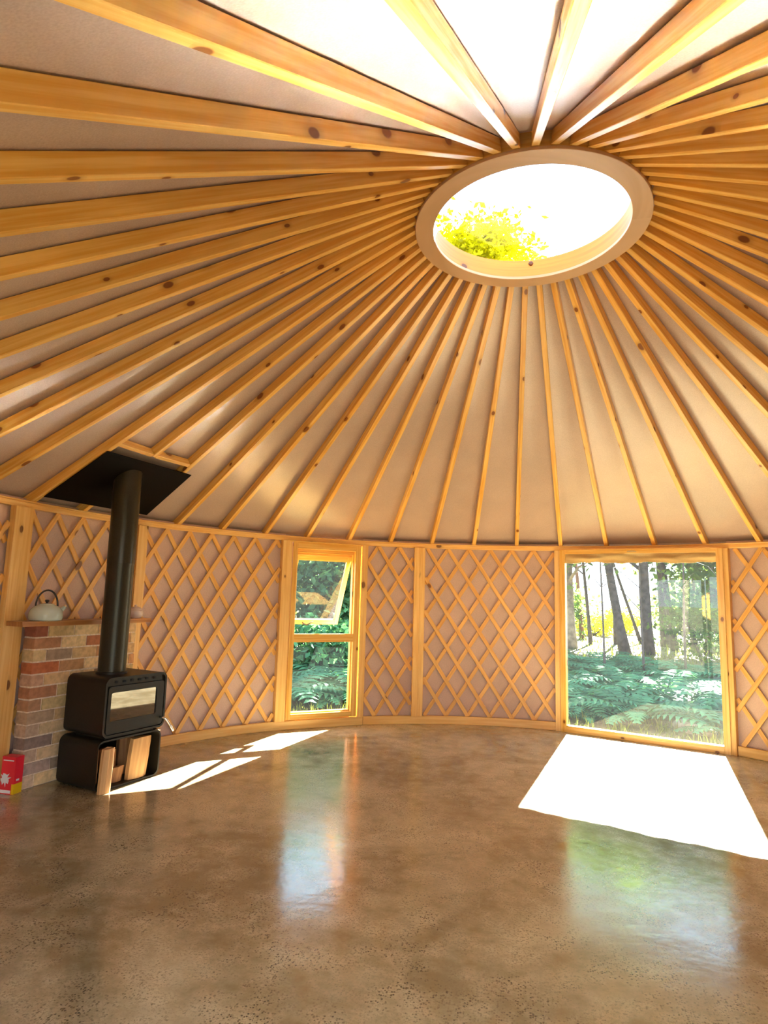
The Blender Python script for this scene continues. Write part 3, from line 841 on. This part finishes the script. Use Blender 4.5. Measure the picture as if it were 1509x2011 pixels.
# ceiling plate in the plane of the rafters
er = pol(azm, 1); et = Vector((-er.y, er.x, 0)); et = -et
dslope = er * math.cos(AL) - Z * math.sin(AL); nup = er * math.sin(AL) + Z * math.cos(AL)
m = MB(); r0_, r1_, t0_, t1_ = 2.962, 3.50, -.425, .535
def plp(r, t, o): return er * r + et * t + Z * zbot(r) + nup * o
b = 0
ring = []
for o in (-.026, -.022):
    for r, t in ((r0_, t0_), (r0_, t1_ - .05), (r1_, t1_ + .03), (r1_, t0_ - .05)): m.v.append(plp(r, t, o))
hole = []
for q in ((0, 1, 2, 3), (7, 6, 5, 4), (0, 4, 5, 1), (1, 5, 6, 2), (2, 6, 7, 3), (3, 7, 4, 0)): m.face(q[::-1])
pl = m.build('ceiling_plate', PLATE); tag(pl, 'black metal ceiling plate around the flue under the rafters', 'plate')

# ------------------------------------------------------------------ firewood in the store
def log(name_label, s0, s1, n0, n1, z0, z1, ma, lean=0.0, ang=0.0, barkside=None):
    """upright split billet; irregular section"""
    e = MB(); k = 8; lv = 6
    cs, cn = (s0 + s1) / 2, (n0 + n1) / 2; hs, hn = (s1 - s0) / 2, (n1 - n0) / 2
    sec = []
    for i in range(k):
        a = 2 * PI * i / k + .3; q = 1.0 / max(abs(math.cos(a)), abs(math.sin(a))) ** .8
        sec.append((math.cos(a) * q * hs * random.uniform(.86, 1.0), math.sin(a) * q * hn * random.uniform(.86, 1.0)))
    pts = []; b = 0
    for l in range(lv + 1):
        t = l / lv; z = z0 + (z1 - z0) * t
        w_ = 1 + .05 * math.sin(3 * t + s0 * 20)
        for x, y in sec:
            e.v.append(stp(cs + x * w_ + lean * (t - .5) + random.uniform(-.0015, .0015), cn + y * w_ + ang * (t - .5), z + (random.uniform(-.006, .006) if l == lv else 0)))
    for l in range(lv):
        for i in range(k):
            j = (i + 1) % k; u_ = l * (z1 - z0) / lv
            e.face((l * k + i, l * k + j, (l + 1) * k + j, (l + 1) * k + i), ((u_, i * .03), (u_, i * .03 + .03), (u_ + .05, i * .03 + .03), (u_ + .05, i * .03)))
    e.face(list(range(k))[::-1], [(0, 0)] * k); e.face([lv * k + i for i in range(k)], [(sec[i][0] * .3, sec[i][1]) for i in range(k)])
    o = e.build('firewood_log', ma); tag(o, name_label, 'log', 'split logs in the log store'); return o
log('pale split log standing at the left front of the log store', .012, .108, .003, .066, .0005, .297, SPLIT, .012)
log('wide pale split log standing at the right of the log store', .315, .50, -.095, -.015, .0155, .305, SPLIT, .03)
log('dark barked log standing in the middle of the log store', .165, .300, -.235, -.12, .0155, .235, SPLIT_D, -.02)
log('dark log at the back left of the log store', .055, .155, -.25, -.14, .0155, .290, SPLIT_D, .0)
log('dark log at the back right of the log store behind the wide one', .360, .510, -.30, -.19, .0155, .30, SPLIT_D, .0)
log('short reddish log in front of the dark barked one in the log store', .195, .300, -.105, -.06, .0155, .12, SPLIT_D, .02)

# ------------------------------------------------------------------ red box
bx = empty('cardboard_box', (-3.49, .045, 0)); tag(bx, 'small red box with white splash and yellow corner on the floor', 'box')
X0, X1, Y0, Y1, HB = -3.560, -3.450, .008, .082, .245
m = MB()
m.box((X0, Y0, 0), (X1, Y1, HB)); pw(m, 'carton', RED, bx)
m = MB(); m.box((X1 - .016, Y0 - .0007, .001), (X1 + .0007, Y1 + .0005, .068)); o = pw(m, 'yellow_corner', YELLOW, bx); o['label'] = 'yellow corner panel'
m = MB(); m.box((X0 + .002, Y0 - .0008, .006), (X1 - .022, Y0, .026)); pw(m, 'white_band', WHITE, bx)
m = MB(); m.box((X0 + .01, Y0 - .0008, .217), (X1 - .014, Y0, .224)); pw(m, 'white_print', WHITE, bx)
m = MB(); m.box((X1, Y0 + .02, .085), (X1 + .0008, Y0 + .045, .098)); pw(m, 'white_mark', WHITE, bx)
m = MB(); cx, cz = X0 + .035, .098
pts = []
for i in range(22):
    a = 2 * PI * i / 22; rr = .046 * (1 if i % 2 else .66) * (1 + .25 * math.sin(2.3 * i)); pts.append((cx + rr * math.cos(a), cz + rr * .95 * math.sin(a)))
for d in (0, -.0009):
    for x, z in pts: m.v.append(Vector((max(x, X0 + .001), Y0 + d, z)))
n_ = len(pts); m.face([n_ + i for i in range(n_)])
for i in range(n_): m.face((i, (i + 1) % n_, n_ + (i + 1) % n_, n_ + i))
pw(m, 'white_splash', WHITE, bx)

# ================================================================== OUTSIDE
CAM = Vector((0, -3.732, 0))
def atp(az, D): return CAM + pol(az, D, ZG)
def leaf_cloud(n, centre, rad, size, clumps=22, spread=.45, seed=0):
    rnd = random.Random(seed); m = MB(); cl = []
    for i in range(clumps):
        while True:
            p = Vector((rnd.uniform(-1, 1), rnd.uniform(-1, 1), rnd.uniform(-1, 1)))
            if p.length < 1: break
        p = p * (.45 + .55 * rnd.random()) / max(.3, p.length) * p.length ** .5
        cl.append(Vector((p.x * rad[0], p.y * rad[1], p.z * rad[2])) + Vector(centre))
    for i in range(n):
        c = cl[rnd.randrange(clumps)]; sp = spread * min(rad)
        p = c + Vector((rnd.gauss(0, sp), rnd.gauss(0, sp), rnd.gauss(0, sp * .7)))
        d = Vector((rnd.gauss(0, 1), rnd.gauss(0, 1), rnd.gauss(-.3, .7))).normalized(); sd = d.orthogonal().normalized()
        sd = (Matrix.Rotation(rnd.uniform(0, 6.28), 3, d) @ sd)
        s_ = size * rnd.uniform(.6, 1.3); nn = d.cross(sd)
        b = len(m.v)
        m.v += [p, p + d * s_ * .5 + sd * s_ * .28 + nn * s_ * .06, p + d * s_, p + d * s_ * .5 - sd * s_ * .28 + nn * s_ * .06]
        m.face((b, b + 1, b + 2)); m.face((b, b + 2, b + 3))
    return m
def trunk_mesh(h, r, lean=(0, 0), seed=0, branches=4, bz=.45):
    rnd = random.Random(seed); m = MB(); pts, rad = [], []
    for i in range(9):
        t = i / 8; pts.append(Vector((lean[0] * t + .06 * h / 8 * math.sin(3 * t + seed) , lean[1] * t + .05 * math.sin(4 * t + seed * 2), h * t))); rad.append(r * (1.25 if i == 0 else 1) * (1 - .65 * t))
    m.tube(pts, rad, 10)
    for k in range(branches):
        t = rnd.uniform(bz, .92); i = int(t * 8); p = pts[i]; a = rnd.uniform(0, 6.28); L = h * rnd.uniform(.12, .26)
        q = p + Vector((math.cos(a) * L * .6, math.sin(a) * L * .6, L * .5)); q2 = q + Vector((math.cos(a) * L * .5, math.sin(a) * L * .5, L * .15))
        m.tube([p, q, q2], [rad[i] * .5, rad[i] * .3, rad[i] * .12], 6)
    return m
tree_cache = {}
def tree(az, D, h, r, crown, label, lm=LEAF_D, tm=TRUNK, lean=(0, 0), nleaf=2600, size=.30, seed=1, cz=None, name='gum_tree', group=None, spread=.33):
    e = empty(name, atp(az, D)); tag(e, label, 'tree', group)
    trunk_mesh(h * .93, r, lean, seed).build('trunk', tm, e, True)
    c = cz if cz is not None else h - crown[2] * .9
    leaf_cloud(nleaf, (lean[0] * c / h, lean[1] * c / h, c), crown, size, seed=seed, spread=spread).build('foliage', lm, e)
    return e
GT = 'trees outside the big window'
tree(3.35, 23.5, 6.8, .20, (1.5, 1.4, 1.7), 'thick pale trunk at the left edge of the big window', tm=TRUNK_P, seed=3, group=GT)
tree(7.9, 22.0, 7.4, .17, (2.0, 1.8, 2.2), 'dark trunk leaning left, left of centre in the big window', lean=(-1.1, .2), seed=4, group=GT)
tree(9.75, 22.5, 7.7, .18, (2.7, 2.2, 2.8), 'upright dark trunk in the centre of the big window', lean=(-.3, .1), seed=5, group=GT)
tree(7.05, 27.0, 8.3, .065, (1.0, 1.0, 1.6), 'slender dark trunk left of the leaning one in the big window', lean=(-.3, 0), seed=6, group=GT, nleaf=1200)
tree(4.95, 26.0, 7.8, .075, (1.0, 1.0, 1.6), 'slender dark trunk right of the thick pale one in the big window', lean=(-.6, 0), seed=7, group=GT, nleaf=1300)
tree(4.2, 30.0, 8.3, .10, (1.1, 1.0, 1.6), 'reddish slim trunk beside the thick pale one in the big window', tm=simple('red_bark', (.24, .10, .06), .8), lean=(-.4, 0), seed=8, group=GT, nleaf=1500)
tree(9.0, 28.0, 8.3, .07, (1.5, 1.5, 2.2), 'thin trunk slanting left between the two big dark ones', lean=(-2.2, 0), seed=9, group=GT, nleaf=1200)
tree(11.0, 27.0, 8.8, .15, (2.6, 2.2, 2.8), 'dark trunk first right of the centre one in the big window', lean=(-.3, 0), seed=10, group=GT)
tree(11.75, 25.0, 8.3, .13, (2.4, 2.0, 2.8), 'dark trunk second right of the centre one in the big window', lean=(-.9, 0), seed=11, group=GT)
tree(13.0, 26.0, 8.3, .09, (2.2, 2.0, 2.8), 'pale slim trunk right of centre in the big window', tm=TRUNK_P, lean=(.2, 0), seed=12, group=GT)
tree(13.9, 24.0, 7.6, .08, (2.0, 1.8, 3.0), 'pale slim forked trunk near the right edge of the big window', tm=TRUNK_P, lean=(.5, 0), seed=13, group=GT)
tree(14.7, 25.5, 8.0, .09, (2.2, 2.0, 3.2), 'slim trunk at the right edge of the big window', lean=(-.2, 0), seed=14, group=GT)
tree(17.5, 23.0, 7.6, .15, (2.8, 2.4, 3.0), 'broad tree hidden just past the right edge of the big window', seed=15, group=GT)
tree(1.0, 22.0, 7.4, .15, (2.6, 2.4, 2.9), 'broad tree just past the left edge of the big window', seed=16, group=GT)
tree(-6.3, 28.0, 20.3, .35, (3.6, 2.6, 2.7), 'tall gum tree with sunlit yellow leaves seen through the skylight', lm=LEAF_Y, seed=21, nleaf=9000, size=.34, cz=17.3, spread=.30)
GS = 'young trees added to shade the ferns'  # young trees added with heads above the window view to shade the ferns
for az_, D_, sd_, lb_ in ((6.0, 15.2, 71, 'thin bushy headed young tree added to shade ferns, left in the big window'), (9.2, 15.0, 72, 'thin bushy headed young tree added to shade ferns, middle of the big window'),
                          (12.5, 14.8, 73, 'thin bushy headed young tree added to shade ferns, right of the big window middle'), (15.6, 14.6, 74, 'thin bushy headed young tree added to shade ferns, past the big window right post'),
                          (-11.2, 14.2, 75, 'unseen bushy headed young tree added to shade ferns, between the two window views')):
    tree(az_, D_, 4.3, .028, (1.35, 1.1, .75), lb_, seed=sd_, cz=3.75, nleaf=2600, size=.15, name='shade_sapling', group=GS, spread=.25)
# bushes outside
def bush(az, D, rad, label, lm, n=1800, size=.2, seed=1, cat='bush', group=None, name='leafy_bush'):
    e = empty(name, atp(az, D)); tag(e, label, cat, group)
    m = MB(); rnd = random.Random(seed)
    for k in range(6):
        a = rnd.uniform(0, 6.28); L = rad[2] * 1.5; m.tube([Vector((0, 0, -.02)), Vector((math.cos(a) * rad[0] * .3, math.sin(a) * rad[1] * .3, L * .5)), Vector((math.cos(a) * rad[0] * .6, math.sin(a) * rad[1] * .6, L))], [.03, .022, .008], 6)
    m.build('stem', TRUNK, e, True)
    leaf_cloud(n, (0, 0, rad[2] * 1.02), rad, size, clumps=26, seed=seed, spread=.38).build('foliage', lm, e)
    return e
GB = 'bushes outside the small window'
bush(-21.5, 17.0, (2.2, 1.8, 2.6), 'tall green bush filling the left of the small window', LEAF_B, 3200, .24, 31, group=GB)
bush(-18.6, 18.5, (2.0, 1.8, 2.4), 'tall green bush in the middle of the small window', LEAF_D, 3200, .24, 32, group=GB)
bush(-16.0, 16.5, (1.9, 1.6, 2.7), 'tall green bush at the right of the small window', LEAF_B, 3200, .24, 33, group=GB)
bush(-20.6, 12.3, (.9, .7, .55), 'low blue green garden bush left in the lower pane of the small window', LEAF_F, 1400, .16, 34, group=GB)
bush(-17.4, 12.8, (.8, .7, .6), 'low blue green garden bush right in the lower pane of the small window', LEAF_F, 1400, .16, 35, group=GB)
bush(-25.5, 20.0, (2.6, 2.0, 3.0), 'tall bush just left of the small window view', LEAF_D, 2800, .26, 36, group=GB)
bush(-11.5, 19.0, (2.6, 2.0, 2.8), 'tall bush just right of the small window view', LEAF_D, 2800, .26, 37, group=GB)
GY = 'yellow green shrubs beyond the trunks'
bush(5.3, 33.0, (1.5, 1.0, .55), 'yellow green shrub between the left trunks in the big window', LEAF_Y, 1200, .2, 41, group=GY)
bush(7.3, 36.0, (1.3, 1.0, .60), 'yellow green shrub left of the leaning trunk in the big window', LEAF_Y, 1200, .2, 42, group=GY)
bush(12.9, 31.0, (2.0, 1.5, 1.5), 'dark green shrub among the right trunks in the big window', LEAF_D, 2200, .22, 43)
bush(15.0, 29.0, (1.8, 1.5, 1.9), 'green shrub at the right edge of the big window', LEAF_B, 2200, .22, 44)
bush(16.6, 24.0, (1.5, 1.2, 1.5), 'leafy green shrub just past the right post of the big window', LEAF_B, 2000, .2, 46)
bush(13.6, 20.5, (.9, .8, 1.1), 'upright green shrub before the pale trunks at the right of the big window', LEAF_D, 1500, .16, 47)
bush(2.0, 30.0, (2.2, 1.6, 1.2), 'green shrub at the left edge of the big window', LEAF_D, 2200, .22, 45)

# ferns
def fern_mesh(seed):
    rnd = random.Random(seed); m = MB()
    for k in range(11):
        a = k * 2 * PI / 11 + rnd.uniform(-.25, .25); L = rnd.uniform(.55, .95); up_ = rnd.uniform(.35, .75)
        d = Vector((math.cos(a), math.sin(a), 0)); sdv = Vector((-d.y, d.x, 0)); P = []
        for i in range(13):
            t = i / 12; P.append(d * (L * .95 * t) + Z * (L * (up_ * 1.6 * t - (up_ * 1.25) * t * t)))
        m.tube(P, [.008 * (1 - .8 * i / 12) for i in range(13)], 4)
        for i in range(2, 13):
            t = i / 12; w_ = L * .30 * math.sin(PI * min(1, (1 - t) * .9 + .12)) ** .9 * (1 - .35 * t); tang = (P[min(12, i + 1)] - P[i - 1]).normalized()
            for sg in (1, -1):
                b = len(m.v); tip = P[i] + sdv * sg * w_ + tang * w_ * .35 - Z * w_ * .18
                mid = P[i] + sdv * sg * w_ * .5 + tang * w_ * .1
                m.v += [P[i] - tang * .02, mid - tang * .028, tip, mid + tang * .028, P[i] + tang * .02]
                m.face((b, b + 1, b + 3, b + 4)); m.face((b + 1, b + 2, b + 3))
    return m
fm = [fern_mesh(i).build('fern', LEAF_F) for i in range(3)]
rnd = random.Random(5); spots = []
tries = 0
while len(spots) < 64 and tries < 5000:
    tries += 1
    D = rnd.uniform(9.3, 17.5); az = rnd.uniform(1.0, 17.0)
    p = atp(az, D)
    if all((p - q).length > .42 + .02 * D for q in spots): spots.append(p)
ns = len(spots)
while len(spots) < ns + 22 and tries < 9000:
    tries += 1
    D = rnd.uniform(9.6, 15.0); az = rnd.uniform(-23.5, -15.0); p = atp(az, D)
    if all((p - q).length > .55 for q in spots): spots.append(p)
for i, p in enumerate(spots):
    if i < 3: o = fm[i]
    else: o = fm[i % 3].copy(); COL.objects.link(o)
    o.location = p; o.rotation_euler.z = rnd.uniform(0, 6.28); s_ = rnd.uniform(.75, 1.35); o.scale = (s_, s_, s_ * rnd.uniform(.8, 1.15))
    if i < ns: tag(o, 'green fern on the shaded slope seen through the big window', 'fern', 'ferns outside the big window')
    else: tag(o, 'green fern in the garden seen through the small window', 'fern', 'ferns outside the small window')
# grass tufts close to the tent and further out: uncountable
m = MB()
for i in range(9000):
    az = rnd.uniform(-26, 20); D = 7.6 + 22 * rnd.random() ** 1.6
    p = atp(az, D); h = rnd.uniform(.06, .22); a = rnd.uniform(0, 6.28); w_ = .012 + .0006 * D
    d = Vector((math.cos(a), math.sin(a), 0)); b = len(m.v); ln = Vector((rnd.gauss(0, .06), rnd.gauss(0, .06), h))
    if (p.x ** 2 + p.y ** 2) < 3.95 ** 2: continue
    m.v += [p - d * w_, p + d * w_, p + ln]; m.face((b, b + 1, b + 2))
tag(m.build('grass', GRASSM), 'short rough grass on the ground outside the windows', 'grass', kind='stuff')
# pale stones by the big window
STONE = simple('pale_stone', (.42, .40, .36), .85, noise=.3, nscale=9)
stl = ['largest pale stone outside the lower right corner of the big window', 'pale stone behind the largest one at the lower right of the big window', 'flat pale stone left of the largest one in the lower right of the big window', 'small pale stone among the ferns at the right of the big window', 'white stone on the ground at the lower left of the big window']
for i, (az, D, r) in enumerate(((13.2, 9.4, .20), (13.9, 10.2, .16), (12.2, 9.7, .17), (12.8, 11.0, .13), (5.2, 10.0, .15))):
    m = MB(); m.lathe([(.01 * r, -.1 * r)] + [(r * math.cos(t), r * .55 * math.sin(t) + r * .1) for t in [R(x) for x in (-20, 0, 20, 40, 60, 80)]], n=14, capt=True)
    m.v = [v * (1 + .12 * math.sin(7 * v.x / r + 3 * i) * math.cos(5 * v.y / r)) for v in m.v]
    o = m.build('stone', STONE, smooth=True); o.location = atp(az, D); tag(o, stl[i], 'stone', 'pale stones outside the big window')
# trees behind the camera (mirrored in the glass and lighting the doorway)
GK = 'trees behind the entrance'
for i, (x, y, h) in enumerate(((-7.5, -17, 9), (-3.5, -21, 10), (1.5, -19, 9), (6.5, -22, 10), (-12, -20, 9))):
    e = empty('gum_tree', (x, y, ZG)); tag(e, 'green tree behind the entrance mirrored in the big window', 'tree', GK)
    trunk_mesh(h * .9, .16, (.3, 0), 50 + i).build('trunk', TRUNK_P, e, True)
    leaf_cloud(1800, (0, 0, h - 2.6), (2.6, 2.4, 2.8), .36, seed=60 + i).build('foliage', LEAF_D, e)
